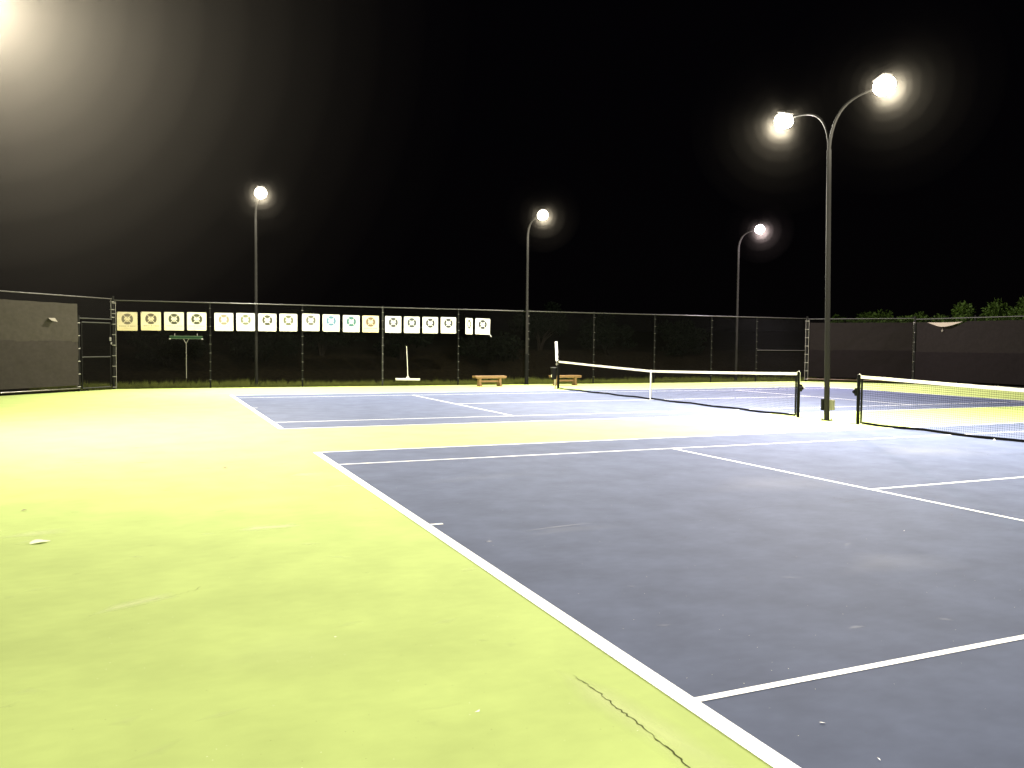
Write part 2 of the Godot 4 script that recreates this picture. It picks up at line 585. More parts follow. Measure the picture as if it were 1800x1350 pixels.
	for c in [
		[[Vector2(-0.30, 9.09), Vector2(-0.285, 9.3), Vector2(-0.29, 9.51), Vector2(-0.285, 9.7), Vector2(-0.292, 9.84), Vector2(-0.30, 10.08), Vector2(-0.27, 10.5)], 0.0042],
		[[Vector2(-2.3, 6.99), Vector2(-2.12, 6.93), Vector2(-2.0, 6.86), Vector2(-1.93, 6.77)], 0.0010],
		[[Vector2(-1.95, 5.08), Vector2(-1.4, 5.0), Vector2(-0.7, 5.03), Vector2(-0.3, 5.15)], 0.0008]]:
		st = begin()
		crack(st, c[0], c[1], 0.002)
		obj("crack", st, dark, surf)

func crack(st: SurfaceTool, pts: Array, w: float, y: float) -> void:
	var fine := []
	for i in pts.size() - 1:
		var n := int(pts[i].distance_to(pts[i + 1]) / 0.022) + 1
		for k in n:
			var p: Vector2 = pts[i].lerp(pts[i + 1], float(k) / n)
			var d: Vector2 = (pts[i + 1] - pts[i]).normalized().orthogonal()
			fine.append(p + d * rng.randf_range(-0.008, 0.008) * (1.0 if w > 0.003 else 1.6))
	var ww := []
	for i in fine.size():
		ww.append(w * rng.randf_range(0.35, 1.15) * minf(1.0, i * 0.15 + 0.2))
	for i in fine.size() - 1:
		var d: Vector2 = (fine[i + 1] - fine[i]).normalized().orthogonal()
		var a: Vector2 = fine[i] + d * ww[i]
		var b: Vector2 = fine[i] - d * ww[i]
		var c: Vector2 = fine[i + 1] - d * ww[i + 1]
		var e: Vector2 = fine[i + 1] + d * ww[i + 1]
		quad(st, Vector3(a.x, y, a.y), Vector3(b.x, y, b.y), Vector3(c.x, y, c.y), Vector3(e.x, y, e.y), Vector3.UP)

# ---------------------------------------------------------------- courts
const NX := 11.885
const CL := 23.77
const CW := 10.97

func build_courts() -> void:
	var blue := paint(L(0.103, 0.122, 0.192), noise_tex(31, 0.011, 5, 0.88, 1.0, 1024), noise_tex(32, 0.02, 6, 0.95, 1.0, 1024), 8.0, 2.2, 0.8)
	var white := mat(L(0.80, 0.80, 0.78), 0.6)
	var labels := ["near blue hard court with white lines, cut off by the frame", "far blue hard court with white lines below the signs"]
	var off := [0.0, -3.663 - CW]
	for c in 2:
		var o := Node3D.new()
		o.name = numbered("tennis_court")
		o.position = Vector3(0, 0, off[c])
		add_child(o)
		tag(o, labels[c], "", "", "structure")
		var st := begin()
		sheet(st, PackedVector2Array([Vector2(0.03, 0.03), Vector2(CL - 0.03, 0.03), Vector2(CL - 0.03, CW - 0.03), Vector2(0.03, CW - 0.03)]), 0.002)
		obj("playing_surface", st, blue, o)
		var y := 0.0045
		var R := func(nm: String, x0: float, x1: float, z0: float, z1: float) -> void:
			var s := begin()
			rect(s, x0, x1, z0, z1, y)
			obj(nm, s, white, o)
		R.call("baseline", 0.0, 0.10, 0.0, CW)
		R.call("baseline", CL - 0.10, CL, 0.0, CW)
		for z in [0.0, CW - 0.05]:
			R.call("doubles_sideline", 0.10, CL - 0.10, z, z + 0.05)
		for z in [1.37, CW - 1.42]:
			R.call("singles_sideline", 0.10, CL - 0.10, z, z + 0.05)
		for x in [NX - 6.40, NX + 6.35]:
			R.call("service_line", x, x + 0.05, 1.42, CW - 1.42)
		R.call("centre_service_line", NX - 6.35, NX + 6.35, CW * 0.5 - 0.025, CW * 0.5 + 0.025)
		R.call("centre_mark", 0.10, 0.22, CW * 0.5 - 0.025, CW * 0.5 + 0.025)
		R.call("centre_mark", CL - 0.22, CL - 0.10, CW * 0.5 - 0.025, CW * 0.5 + 0.025)
		if c == 0:
			var scuff := mat(L(0.30, 0.31, 0.36), 0.6)
			scuff.transparency = BaseMaterial3D.TRANSPARENCY_ALPHA
			scuff.vertex_color_use_as_albedo = true
			for s in [
				[[Vector2(8.0, 3.2), Vector2(9.2, 3.0), Vector2(10.6, 3.3)], 0.9, 0.14],
				[[Vector2(3.4, 5.0), Vector2(4.6, 4.7), Vector2(5.9, 4.9)], 0.7, 0.07],
				[[Vector2(0.4, 3.4), Vector2(1.3, 3.1), Vector2(2.4, 3.0)], 0.25, 0.05],
				[[Vector2(0.6, 6.3), Vector2(1.1, 6.1), Vector2(1.8, 6.15)], 0.14, 0.07],
				[[Vector2(0.66, 6.06), Vector2(1.1, 5.98), Vector2(1.62, 5.93)], 0.02, 0.35],
				[[Vector2(0.33, 6.27), Vector2(0.36, 6.28), Vector2(0.40, 6.27)], 0.03, 0.6],
				[[Vector2(2.3, 8.2), Vector2(3.0, 8.0), Vector2(3.6, 8.25)], 0.35, 0.05]]:
				st = begin()
				stain(st, s[0], [s[1] * 0.8, s[1], s[1] * 0.7], 0.003, s[2])
				obj("scuff", st, scuff, o)
			st = begin()
			var r := RandomNumberGenerator.new()
			r.seed = 77
			for i in 90:
				var p := Vector2(r.randf_range(0.3, 11.0), r.randf_range(0.3, 10.6))
				var dv := Vector2.from_angle(r.randf_range(-0.6, 0.6)) * r.randf_range(0.04, 0.22)
				stain(st, [p, p + dv * 0.5 + dv.orthogonal() * r.randf_range(-0.15, 0.15), p + dv], [0.008, r.randf_range(0.01, 0.03), 0.008], 0.0032, r.randf_range(0.05, 0.18))
			tag(obj("ball_marks", st, scuff, o), "", "", "", "stuff")
			st = begin()
			crack(st, [Vector2(3.0, 6.0), Vector2(3.6, 5.9), Vector2(4.3, 6.05), Vector2(5.0, 5.9)], 0.0018, 0.0036)
			obj("crack", st, mat(L(0.03, 0.03, 0.04), 0.9), o)

# ---------------------------------------------------------------- fences
func build_fences() -> void:
	var H := 3.06
	var a := Vector3(FX0 + CUT - 0.08, 0, FZ0)   # back corner by the gate
	var b := Vector3(FX1 - CUT + 0.3, 0, FZ0)
	# the long back fence
	var o := thing("chain_link_fence", "long black chain link fence behind the far court, hung with the square signs", "fence")
	var st := begin()
	link_mesh(st, a, b, 0.04, H)
	tag(obj("wire_mesh", st, m_wire, o), "", "", "", "stuff")
	st = begin()
	tube(st, [a + Vector3(0, H, 0), b + Vector3(0, H, 0)], 0.02, 8)
	obj("top_rail", st, mat(L(0.05, 0.048, 0.044), 0.4, 0.3), o)
	st = begin()
	wire(st, a + Vector3(0, 0.06, 0.004), b + Vector3(0, 0.06, 0.004), 0.004)
	obj("bottom_wire", st, m_wire, o)
	var px := [-0.28, 2.98, 6.05, 9.17, 12.28, 15.4, 18.5, 21.6, 24.2]
	var worn := matte(L(0.05, 0.05, 0.046), 0.4)
	for k in px.size():
		fence_post(o, Vector3(px[k], 0, FZ0 - 0.03), H, 0.03, worn if k == 2 else m_post)
		# wire ties
		st = begin()
		for i in 9:
			var y := 0.3 + i * 0.32
			box(st, Vector3(px[k], y, FZ0 + 0.012), Vector3(0.075, 0.008, 0.02))
		tag(obj("tie_wire", st, m_galv, o), "", "", "", "stuff")
	st = begin()
	tube(st, [Vector3(24.2, 1.5, FZ0), Vector3(b.x, 1.5, FZ0)], 0.017, 8)
	obj("middle_rail", st, worn, o)

	# corner posts with their tension bars and bands
	var ld := Vector3(-0.656, 0, 0.755)
	fence_post(o, a, 3.16, 0.05, m_post)
	tie_bands(o, a, Vector3(1, 0, 0), 0.02, 3.02, 9, m_galv)
	fence_post(o, b, 3.12, 0.05, m_post)
	tie_bands(o, b, Vector3(-1, 0, 0), 0.05, 3.0, 8, m_galv)

	# slanting fence with the gate and the lit windscreen
	var lf := thing("windscreen_fence", "fence with a faded brown windscreen beside the gate", "fence")
	var l_end := a + ld * 4.75
	var g_end := a + ld * 1.5
	st = begin()
	link_mesh(st, a + ld * 0.08, g_end, 2.42, H)
	link_mesh(st, g_end, l_end, 0.05, H)
	tag(obj("wire_mesh", st, m_wire, lf), "", "", "", "stuff")
	st = begin()
	tube(st, [a + Vector3(0, 3.1, 0), l_end + Vector3(0, 3.1, 0)], 0.02, 8)
	obj("top_rail", st, mat(L(0.05, 0.045, 0.04), 0.4, 0.3), lf)
	st = begin()
	tube(st, [g_end + Vector3(0, 0.1, 0) + ld.cross(Vector3.UP) * -0.03, l_end + Vector3(0, 0.1, 0) + ld.cross(Vector3.UP) * -0.03], 0.02, 8)
	obj("bottom_rail", st, mat(L(0.12, 0.11, 0.09), 0.25, 0.6), lf)
	fence_post(lf, g_end, 2.45, 0.045, m_post)
	fence_post(lf, l_end, 3.1, 0.045, m_post)
	tie_bands(lf, a, ld, 2.42, 3.06, 3, m_galv)
	tie_bands(lf, g_end, ld, 0.1, 2.3, 6, m_galv)
	st = begin()
	tube(st, [a + ld * 0.06 + Vector3(0, 2.4, 0), g_end + Vector3(0, 2.4, 0)], 0.021, 8)
	obj("gate_header", st, worn, lf)
	var face := Vector3(0.755, 0, 0.656) * 0.055
	var scr_a := g_end + ld * 0.07 + face
	var scr_b := l_end + ld * 0.05 + face
	var cloth_l := matte(L(0.044, 0.039, 0.031), 0.9)
	cloth_l.albedo_texture = noise_tex(41, 0.02, 5, 0.86, 1.0, 512)
	cloth_l.uv1_triplanar = true
	cloth_l.uv1_scale = Vector3(0.6, 0.6, 0.6)
	var cloth_d := cloth_l.duplicate()
	cloth_d.albedo_color = L(0.032, 0.028, 0.0235).linear_to_srgb()
	windscreen(lf, "upper_windscreen", scr_a, scr_b, 1.62, 2.86, cloth_l, 3)
	windscreen(lf, "lower_windscreen", scr_a + face * 0.15, scr_b + face * 0.15, 0.2, 1.66, cloth_d, 4)
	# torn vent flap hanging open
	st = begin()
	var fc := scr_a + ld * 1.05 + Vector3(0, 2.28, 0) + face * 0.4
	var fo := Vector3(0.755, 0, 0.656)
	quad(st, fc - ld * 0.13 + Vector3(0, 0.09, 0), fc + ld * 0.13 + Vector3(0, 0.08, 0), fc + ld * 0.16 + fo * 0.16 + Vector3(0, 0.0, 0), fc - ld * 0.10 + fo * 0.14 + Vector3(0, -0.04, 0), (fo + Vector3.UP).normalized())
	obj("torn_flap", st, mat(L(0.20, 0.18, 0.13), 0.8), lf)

	# the gate
	var gm := (a + g_end) * 0.5
	var g := thing("gate", "black chain link gate between the windscreen and the first sign", "gate", Vector3(gm.x, 0, gm.z))
	var ga := ld * -0.62
	var gb := ld * 0.62
	for p in [ga, gb]:
		st = begin()
		tube(st, [p + Vector3(0, 0.07, 0), p + Vector3(0, 2.28, 0)], 0.019, 8)
		obj("stile", st, m_post, g)
	for y in [0.09, 1.12, 2.27]:
		st = begin()
		tube(st, [ga + Vector3(0, y, 0), gb + Vector3(0, y, 0)], 0.019, 8)
		obj("rail", st, worn, g)
	st = begin()
	link_mesh(st, ga, gb, 0.09, 2.27)
	tag(obj("wire_mesh", st, m_wire, g), "", "", "", "stuff")
	st = begin()
	cbox(st, ga + Vector3(0, 1.72, 0.05), Vector3(0.07, 0.13, 0.07), 0.015)
	obj("latch", st, m_galv, g)
	st = begin()
	cbox(st, ga + Vector3(0.03, 1.58, 0.05), Vector3(0.05, 0.08, 0.05), 0.012)
	obj("latch", st, m_galv, g)

	# left end fence, running past the camera outside the frame
	var ef := thing("end_fence", "end fence with a windscreen at the edge of the frame", "fence")
	var e0 := Vector3(FX0, 0, l_end.z)
	var e1 := Vector3(FX0, 0, FZ1)
	windscreen(ef, "windscreen", e0 + Vector3(0.05, 0, 0.1), e1, 0.2, 2.86, cloth_d, 9)
	st = begin()
	tube(st, [l_end + Vector3(0, 3.1, 0), e0 + Vector3(0, 3.1, 0), e1 + Vector3(0, 3.1, 0)], 0.02, 8)
	obj("top_rail", st, m_post, ef)
	var zz := e0.z + 3.05
	while zz < FZ1:
		fence_post(ef, Vector3(FX0 - 0.03, 0, zz), 3.1, 0.03, m_post)
		zz += 3.05

	# right hand slanting fence and end fence, both covered by dark windscreens
	var rf := thing("windscreen_fence", "fence with a dark windscreen behind the tall two lamp pole", "fence")
	var rm := Vector3(FX1, 0, -15.4)
	var cloth_r := matte(L(0.0088, 0.0075, 0.0067), 0.9)
	cloth_r.albedo_texture = cloth_l.albedo_texture
	cloth_r.uv1_triplanar = true
	cloth_r.uv1_scale = Vector3(0.6, 0.6, 0.6)
	var cloth_r2 := cloth_r.duplicate()
	cloth_r2.albedo_color = L(0.0058, 0.0047, 0.0047).linear_to_srgb()
	var rd := (rm - b).normalized()
	var rface := Vector3(rd.z, 0, -rd.x) * -0.05
	if rface.z < 0.0: rface = -rface
	windscreen(rf, "upper_windscreen", b + rd * 0.14 + rface, rm - rd * 0.08 + rface, 1.5, 2.86, cloth_r, 12)
	windscreen(rf, "lower_windscreen", b + rd * 0.14 + rface * 1.3, rm - rd * 0.08 + rface * 1.3, 0.22, 1.55, cloth_r2, 13)
	tie_bands(rf, b, rd, 0.05, 3.0, 8, m_galv)
	st = begin()
	tube(st, [b + Vector3(0, 3.04, 0), rm + Vector3(0, 3.04, 0)], 0.02, 8)
	obj("top_rail", st, worn, rf)
	st = begin()
	tube(st, [b + Vector3(0, 0.12, 0), rm + Vector3(0, 0.12, 0)], 0.02, 8)
	obj("bottom_rail", st, mat(L(0.12, 0.08, 0.055), 0.6), rf)
	st = begin()
	link_mesh(st, b, rm, 0.05, 3.04)
	tag(obj("wire_mesh", st, m_wire, rf), "", "", "", "stuff")

	var re := thing("end_fence", "end fence with a sagging dark windscreen under the hedge, behind the near net", "fence")
	fence_post(re, rm, 3.1, 0.05, m_post)
	var r_end := Vector3(FX1, 0, FZ1)
	tie_bands(re, rm, Vector3(0, 0, -1), 0.1, 2.9, 7, m_galv)
	windscreen(re, "upper_windscreen", rm + Vector3(-0.05, 0, 0.12), Vector3(FX1 - 0.05, 0, 2.0), 1.46, 2.86, cloth_r, 15, [[1.6, 1.0, 0.22]])
	windscreen(re, "lower_windscreen", rm + Vector3(-0.07, 0, 0.12), Vector3(FX1 - 0.07, 0, 2.0), 0.22, 1.5, cloth_r2, 16)
	st = begin()
	tube(st, [rm + Vector3(0, 3.0, 0), r_end + Vector3(0, 3.0, 0)], 0.02, 8)
	obj("top_rail", st, worn, re)
	st = begin()
	tube(st, [rm + Vector3(0, 0.1, 0), r_end + Vector3(0, 0.1, 0)], 0.02, 8)
	obj("bottom_rail", st, worn, re)
	st = begin()
	link_mesh(st, rm, Vector3(FX1, 0, 2.0), 0.05, 3.0)
	tag(obj("wire_mesh", st, m_wire, re), "", "", "", "stuff")
	zz = rm.z + 3.05
	while zz < FZ1:
		fence_post(re, Vector3(FX1 + 0.03, 0, zz), 3.05, 0.03, m_post)
		zz += 3.05
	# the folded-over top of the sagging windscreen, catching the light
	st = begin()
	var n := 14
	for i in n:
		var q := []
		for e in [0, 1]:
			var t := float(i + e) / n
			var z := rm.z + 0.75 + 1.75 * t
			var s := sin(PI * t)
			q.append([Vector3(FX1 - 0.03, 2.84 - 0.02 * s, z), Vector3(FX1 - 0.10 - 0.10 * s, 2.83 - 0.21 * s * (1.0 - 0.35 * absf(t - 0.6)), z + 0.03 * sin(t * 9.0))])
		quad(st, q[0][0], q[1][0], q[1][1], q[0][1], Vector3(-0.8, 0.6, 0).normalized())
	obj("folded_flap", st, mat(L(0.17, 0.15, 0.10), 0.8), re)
	# little star-shaped tear
	st = begin()
	var sc := Vector3(FX1 - 0.12, 2.45, rm.z + 1.55)
	for k in 5:
		var an := TAU * k / 5.0 + 0.4
		var ln := 0.05 + 0.05 * float((k * 3) % 4) / 3.0
		tri(st, sc + Vector3(0, sin(an), cos(an)) * ln, sc + Vector3(0, sin(an + 1.2), cos(an + 1.2)) * 0.022, sc + Vector3(0, sin(an - 1.2), cos(an - 1.2)) * 0.022, Vector3(-1, 0, 0))
	obj("tear", st, mat(L(0.16, 0.15, 0.11), 0.8), re)

# ---------------------------------------------------------------- nets
func build_net(label: String, z_mid: float, crank_z: float) -> Node3D:
	# posts stand 0.914 m outside the doubles sidelines; the net runs along z
	var o := thing("tennis_net", label, "tennis net", Vector3(NX, 0, z_mid))
	var half := CW * 0.5 + 0.914
	var cord := matte(L(0.007, 0.007, 0.007), 0.8)
	var T := func(z: float) -> float: return lerpf(0.915, 1.065, absf(z) / half)
	var st := begin()
	var z := -half + 0.10
	while z < half - 0.08:
		wire(st, Vector3(0, 0.04, z), Vector3(0, T.call(z) - 0.05, z), 0.0016)
		z += 0.046
	for i in 22:
		for s in [-1.0, 1.0]:
			var f := (i + 0.5) / 22.0
			wire(st, Vector3(0.002, 0.04 + (0.915 - 0.09) * f, 0), Vector3(0.002, 0.04 + (1.065 - 0.09) * f, s * (half - 0.08)), 0.0016)
	for i in 9:   # doubled mesh below the headband
		for s in [-1.0, 1.0]:
			var f := 0.62 + (i + 0.2) / 24.0
			wire(st, Vector3(0.012, 0.04 + (0.915 - 0.09) * f, 0), Vector3(0.012, 0.04 + (1.065 - 0.09) * f, s * (half - 0.08)), 0.0016)
	tag(obj("netting", st, cord, o), "", "", "", "stuff")
	# headband: a folded strip of canvas
	st = begin()
	for s in [-1.0, 1.0]:
		var segs := 16
		for i in segs:
			var p := []
			for e in [0, 1]:
				var zz: float = s * (half - 0.06) * (i + e) / segs
				var sagy: float = T.call(zz) - 0.006 * sin(PI * (i + e) / segs)
				p.append([Vector3(-0.011, sagy - 0.064, zz), Vector3(-0.008, sagy, zz), Vector3(0.008, sagy, zz), Vector3(0.011, sagy - 0.064, zz)])
			for k in 3:
				quad(st, p[0][k], p[1][k], p[1][k + 1], p[0][k + 1], [Vector3(-1, 0.05, 0).normalized(), Vector3.UP, Vector3(1, 0.05, 0).normalized()][k])
	obj("headband", st, mat(L(0.80, 0.76, 0.62), 0.8), o)
	# bottom and side bands
	st = begin()
	for s in [-1.0, 1.0]:
		for i in 12:
			var z0: float = s * (half - 0.1) * i / 12.0
			var z1: float = s * (half - 0.1) * (i + 1) / 12.0
			var y0 := 0.03 + 0.012 * sin(i * 1.7 + s)
			var y1 := 0.03 + 0.012 * sin((i + 1) * 1.7 + s)
			quad(st, Vector3(0.006, y0 - 0.022, z0), Vector3(0.006, y1 - 0.022, z1), Vector3(-0.004, y1 + 0.03, z1), Vector3(-0.004, y0 + 0.03, z0), Vector3(-1, 0, 0))
	obj("bottom_band", st, m_black, o)
	for s in [-1.0, 1.0]:
		st = begin()
		box(st, Vector3(0, 0.52, s * (half - 0.09)), Vector3(0.012, 0.98, 0.05))
		obj("side_band", st, m_black, o)
		st = begin()
		for i in 9:
			tube(st, [Vector3(0, 0.1 + i * 0.11, s * (half - 0.1)), Vector3(0.03, 0.13 + i * 0.11, s * (half - 0.01))], 0.004, 5)
		tag(obj("lacing", st, m_black, o), "", "", "", "stuff")
	st = begin()
	box(st, Vector3(-0.014, 0.46, 0), Vector3(0.006, 0.92, 0.05))
	box(st, Vector3(0.0, 0.921, 0), Vector3(0.034, 0.006, 0.05))
	box(st, Vector3(0.014, 0.46, 0), Vector3(0.006, 0.92, 0.05))
	obj("centre_strap", st, mat(L(0.82, 0.80, 0.72), 0.8), o)
	for s in [-1.0, 1.0]:
		st = begin()
		tube(st, [Vector3(0, 0, s * half), Vector3(0, 1.05, s * half), Vector3(0, 1.075, s * half), Vector3(0, 1.085, s * half)], [0.037, 0.037, 0.033, 0.012], 14)
		var p: MeshInstance3D = obj("net_post", st, m_black, o)
		if s == crank_z:
			st = begin()
			cbox(st, Vector3(0, 0.70, s * (half + 0.065)), Vector3(0.07, 0.17, 0.07), 0.015)
			tube(st, [Vector3(0.0, 0.70, s * (half + 0.09)), Vector3(0.0, 0.70, s * (half + 0.15))], [0.055, 0.03], 12)
			obj("net_winder", st, m_black, p)
			st = begin()
			tube(st, [Vector3(0, 0.70, s * (half + 0.14)), Vector3(0.03, 0.71, s * (half + 0.18))], 0.01, 6)
			obj("crank_stub", st, m_galv, p)
			st = begin()
			tube(st, [Vector3(0, 1.07, s * (half - 0.07)), Vector3(0, 1.095, s * half), Vector3(0, 1.06, s * (half + 0.043)), Vector3(0, 0.78, s * (half + 0.045))], 0.006, 6)
			obj("cable", st, mat(L(0.6, 0.58, 0.52), 0.5), p)
	return o

func build_nets() -> void:
	build_net("near tennis net running out of the frame", CW * 0.5, -1.0)
	build_net("far tennis net seen whole, with a white strap at its middle", -3.663 - CW * 0.5, 1.0)

# ---------------------------------------------------------------- signs
func emblem(bg: Color, ink: Color, text: Color, sd: int) -> ImageTexture:
	var N := 128
	var im := Image.create(N, N, false, Image.FORMAT_RGB8)
	var r := RandomNumberGenerator.new()
	r.seed = sd
	var nz := FastNoiseLite.new()
	nz.seed = sd
	nz.frequency = 0.02
	var words := []
	for w in [0.1, 0.37, 0.52]: words.append(w)
	for j in N:
		for i in N:
			var u := (i + 0.5) / N
			var v := (j + 0.5) / N
			var c := bg
			var x := (u - 0.5) / 0.285
			var y := (v - 0.375) / 0.29
			var k := 0.0
			if x * x + y * y < 1.0:
				var band := absf(absf(y) - absf(x) * 1.05 - 0.04) < 0.075
				var inner := x * x / 0.29 + (y - 0.02) * (y - 0.02) / 0.22 < 1.0
				if not band and not inner: k = 1.0
				if inner:
					if absf(x) < 0.08 and absf(y + 0.30) < 0.12: k = 0.8
					if absf(x) < 0.22 and absf(y - 0.28) < 0.06: k = 0.55
					if Vector2(absf(x) - 0.42, y - 0.22).length() < 0.11: k = 0.75
					if absf(absf(x) - 0.30) < 0.035 and absf(y) < 0.16: k = 0.4
					if absf(y + 0.02) < 0.03 and absf(x) < 0.18: k = 0.5
			c = c.lerp(ink, k)
			# a line of small lettering and a shorter one below, too worn to read
			if absf(v - 0.755) < 0.020 and u > 0.1 and u < 0.9:
				var wob := sin(u * 190.0 + sd) + sin(u * 71.0 + sd * 2.0)
				if wob > -0.5 and not (absf(u - 0.46) < 0.02 or absf(u - 0.60) < 0.015): c = c.lerp(text, 0.85)
			if absf(v - 0.86) < 0.014 and u > 0.33 and u < 0.72 and sin(u * 150.0 + sd) > -0.3: c = c.lerp(text, 0.45)
			var g := nz.get_noise_2d(i, j)
			c = c * (0.97 + 0.05 * g)
			if v > 0.7: c = c.lerp(c * Color(1.0, 0.97, 0.86), (v - 0.7) * 2.0)
			im.set_pixel(i, j, c)
	return ImageTexture.create_from_image(im)

func sign_plate(st: SurfaceTool, w: float, h: float, th: float, cr: float, clip: int) -> void:
	# rounded plate in its own xy, printed side +z, base at the lower edge's middle
	var rim := []
	for q in [[1, -1], [1, 1], [-1, 1], [-1, -1]]:
		for i in 4:
			var base := 0.0
			if q[0] == 1 and q[1] == -1: base = -PI / 2
			elif q[0] == 1: base = 0.0
			elif q[1] == 1: base = PI / 2
			else: base = PI
			var a := base + PI / 2 * i / 3.0
			var c := cr
			if clip == 1 and q[0] == -1 and q[1] == -1: c = cr * 2.6
			rim.append(Vector2(q[0] * (w * 0.5 - c) + cos(a) * c, h * 0.5 + q[1] * (h * 0.5 - c) + sin(a) * c))
	var nn := rim.size()
	for i in nn:
		var p: Vector2 = rim[i]
		var q: Vector2 = rim[(i + 1) % nn]
		for s in [1.0, -1.0]:
			var vs := [Vector2(0, h * 0.5), q, p] if s > 0 else [Vector2(0, h * 0.5), p, q]
			for v in vs:
				st.set_normal(Vector3(0, 0, s))
				st.set_uv(Vector2(v.x / w + 0.5, 1.0 - v.y / h))
				st.add_vertex(Vector3(v.x, v.y, s * th * 0.5))
		var e := q - p
		st.set_uv(Vector2(0.02, 0.02))
		quad(st, Vector3(p.x, p.y, -th * 0.5), Vector3(q.x, q.y, -th * 0.5), Vector3(q.x, q.y, th * 0.5), Vector3(p.x, p.y, th * 0.5), Vector3(e.y, -e.x, 0).normalized())

func build_signs() -> void:
	var W := Color(0.93, 0.93, 0.90)
	var Y := Color(0.93, 0.89, 0.77)
	# x of left edge, bottom, paper, emblem ink, lettering ink, roll, label
	var D := [
		[-3.30, 2.02, Y * Color(0.93, 0.91, 0.85), Color(0.58, 0.53, 0.40), Color(0.62, 0.57, 0.42), 0.006, "dingy yellowed square sign with a faded emblem, the one beside the gate"],
		[-2.55, 2.04, Y * Color(0.96, 0.95, 0.9), Color(0.46, 0.42, 0.30), Color(0.6, 0.55, 0.4), 0.0, "yellowed square sign with a brownish emblem, second from the gate"],
		[-1.80, 2.05, Color(0.91, 0.89, 0.79), Color(0.33, 0.34, 0.20), Color(0.62, 0.58, 0.45), 0.0, "cream square sign with an olive emblem above the green brush's left half"],
		[-1.05, 2.06, Color(0.92, 0.91, 0.83), Color(0.36, 0.37, 0.22), Color(0.66, 0.62, 0.5), 0.0, "cream square sign with an olive emblem above the green brush's right end"],
		[-0.13, 2.06, W, Color(0.78, 0.72, 0.58), Color(0.78, 0.72, 0.6), 0.008, "white square sign whose beige emblem has almost faded away"],
		[0.62, 2.07, W, Color(0.62, 0.63, 0.48), Color(0.78, 0.74, 0.66), 0.004, "white square sign with a pale sage emblem, before the lamp pole behind the fence"],
		[1.38, 2.07, W, Color(0.35, 0.35, 0.22), Color(0.80, 0.76, 0.68), -0.006, "white square sign with a strong olive emblem between two pale ones"],
		[2.14, 2.08, W, Color(0.52, 0.53, 0.36), Color(0.86, 0.83, 0.74), 0.0, "white square sign with a light olive emblem and hardly any lettering"],
		[2.96, 2.10, W, Color(0.50, 0.50, 0.43), Color(0.74, 0.70, 0.66), -0.010, "white square sign with a grey emblem, directly before the blue one"],
		[3.72, 2.09, W, Color(0.40, 0.66, 0.80), Color(0.84, 0.66, 0.48), -0.004, "white square sign with a sky blue emblem and a chipped lower corner"],
		[4.49, 2.08, W, Color(0.16, 0.55, 0.52), Color(0.74, 0.62, 0.42), -0.004, "white square sign with a teal emblem"],
		[5.24, 2.08, Color(0.92, 0.86, 0.70), Color(0.60, 0.46, 0.24), Color(0.66, 0.52, 0.34), -0.004, "cream square sign with a tan emblem"],
		[6.14, 2.08, W, Color(0.20, 0.21, 0.17), Color(0.84, 0.82, 0.80), 0.0, "white square sign with a charcoal emblem, directly above the squeegee's left end"],
		[6.89, 2.08, W, Color(0.07, 0.18, 0.11), Color(0.70, 0.68, 0.62), 0.0, "white square sign with a deep green emblem, above the squeegee handle"],
		[7.65, 2.08, W, Color(0.13, 0.14, 0.07), Color(0.72, 0.60, 0.42), 0.0, "white square sign with a blackish olive emblem and orange lettering"],
		[8.41, 2.09, W, Color(0.11, 0.15, 0.08), Color(0.74, 0.62, 0.44), 0.0, "white square sign with a dark green emblem, last of the unbroken row"],
		[9.46, 2.06, W, Color(0.28, 0.30, 0.20), Color(0.85, 0.82, 0.72), 0.0, "narrow looking white sign twisted away from the fence"],
		[9.88, 2.065, W, Color(0.06, 0.065, 0.04), Color(0.80, 0.72, 0.60), -0.02, "white square sign with a black emblem and a tie dangling from its corner"]]
	for k in D.size():
		var d: Array = D[k]
		var t := emblem(d[2] * 0.97, d[3] * 0.72, d[4] * 0.72, 50 + k)
		var m := StandardMaterial3D.new()
		m.albedo_texture = t
		m.albedo_color = Color(0.93, 0.93, 0.93)
		m.roughness = 0.45
		var st := begin()
		sign_plate(st, 0.645, 0.645, 0.004, 0.022, 1 if k == 9 else 0)
		var o: MeshInstance3D = obj("square_sign", st, m)
		tag(o, d[6], "sign", "square signs hung along the back fence")
		o.position = Vector3(d[0] + 0.3225, d[1], FZ0 + 0.02)
		o.rotation = Vector3(0.0, 0.0, d[5])
		if k == 16:
			o.position = Vector3(9.53, d[1], FZ0 + 0.26)
			o.rotation = Vector3(0.0, deg_to_rad(44.0), 0.0)
		if k == 17:
			st = begin()
			tube(st, [Vector3(0.31, 0.02, 0.005), Vector3(0.34, -0.03, 0.02), Vector3(0.385, -0.085, 0.03)], 0.009, 6)
			obj("loose_tie", st, m_white, o)
		# plastic ties at the upper corners
		for s in [-1.0, 1.0]:
			st = begin()
			box(st, Vector3(s * 0.295, 0.618, 0.004), Vector3(0.012, 0.03, 0.004))
			obj("tie", st, m_post, o)

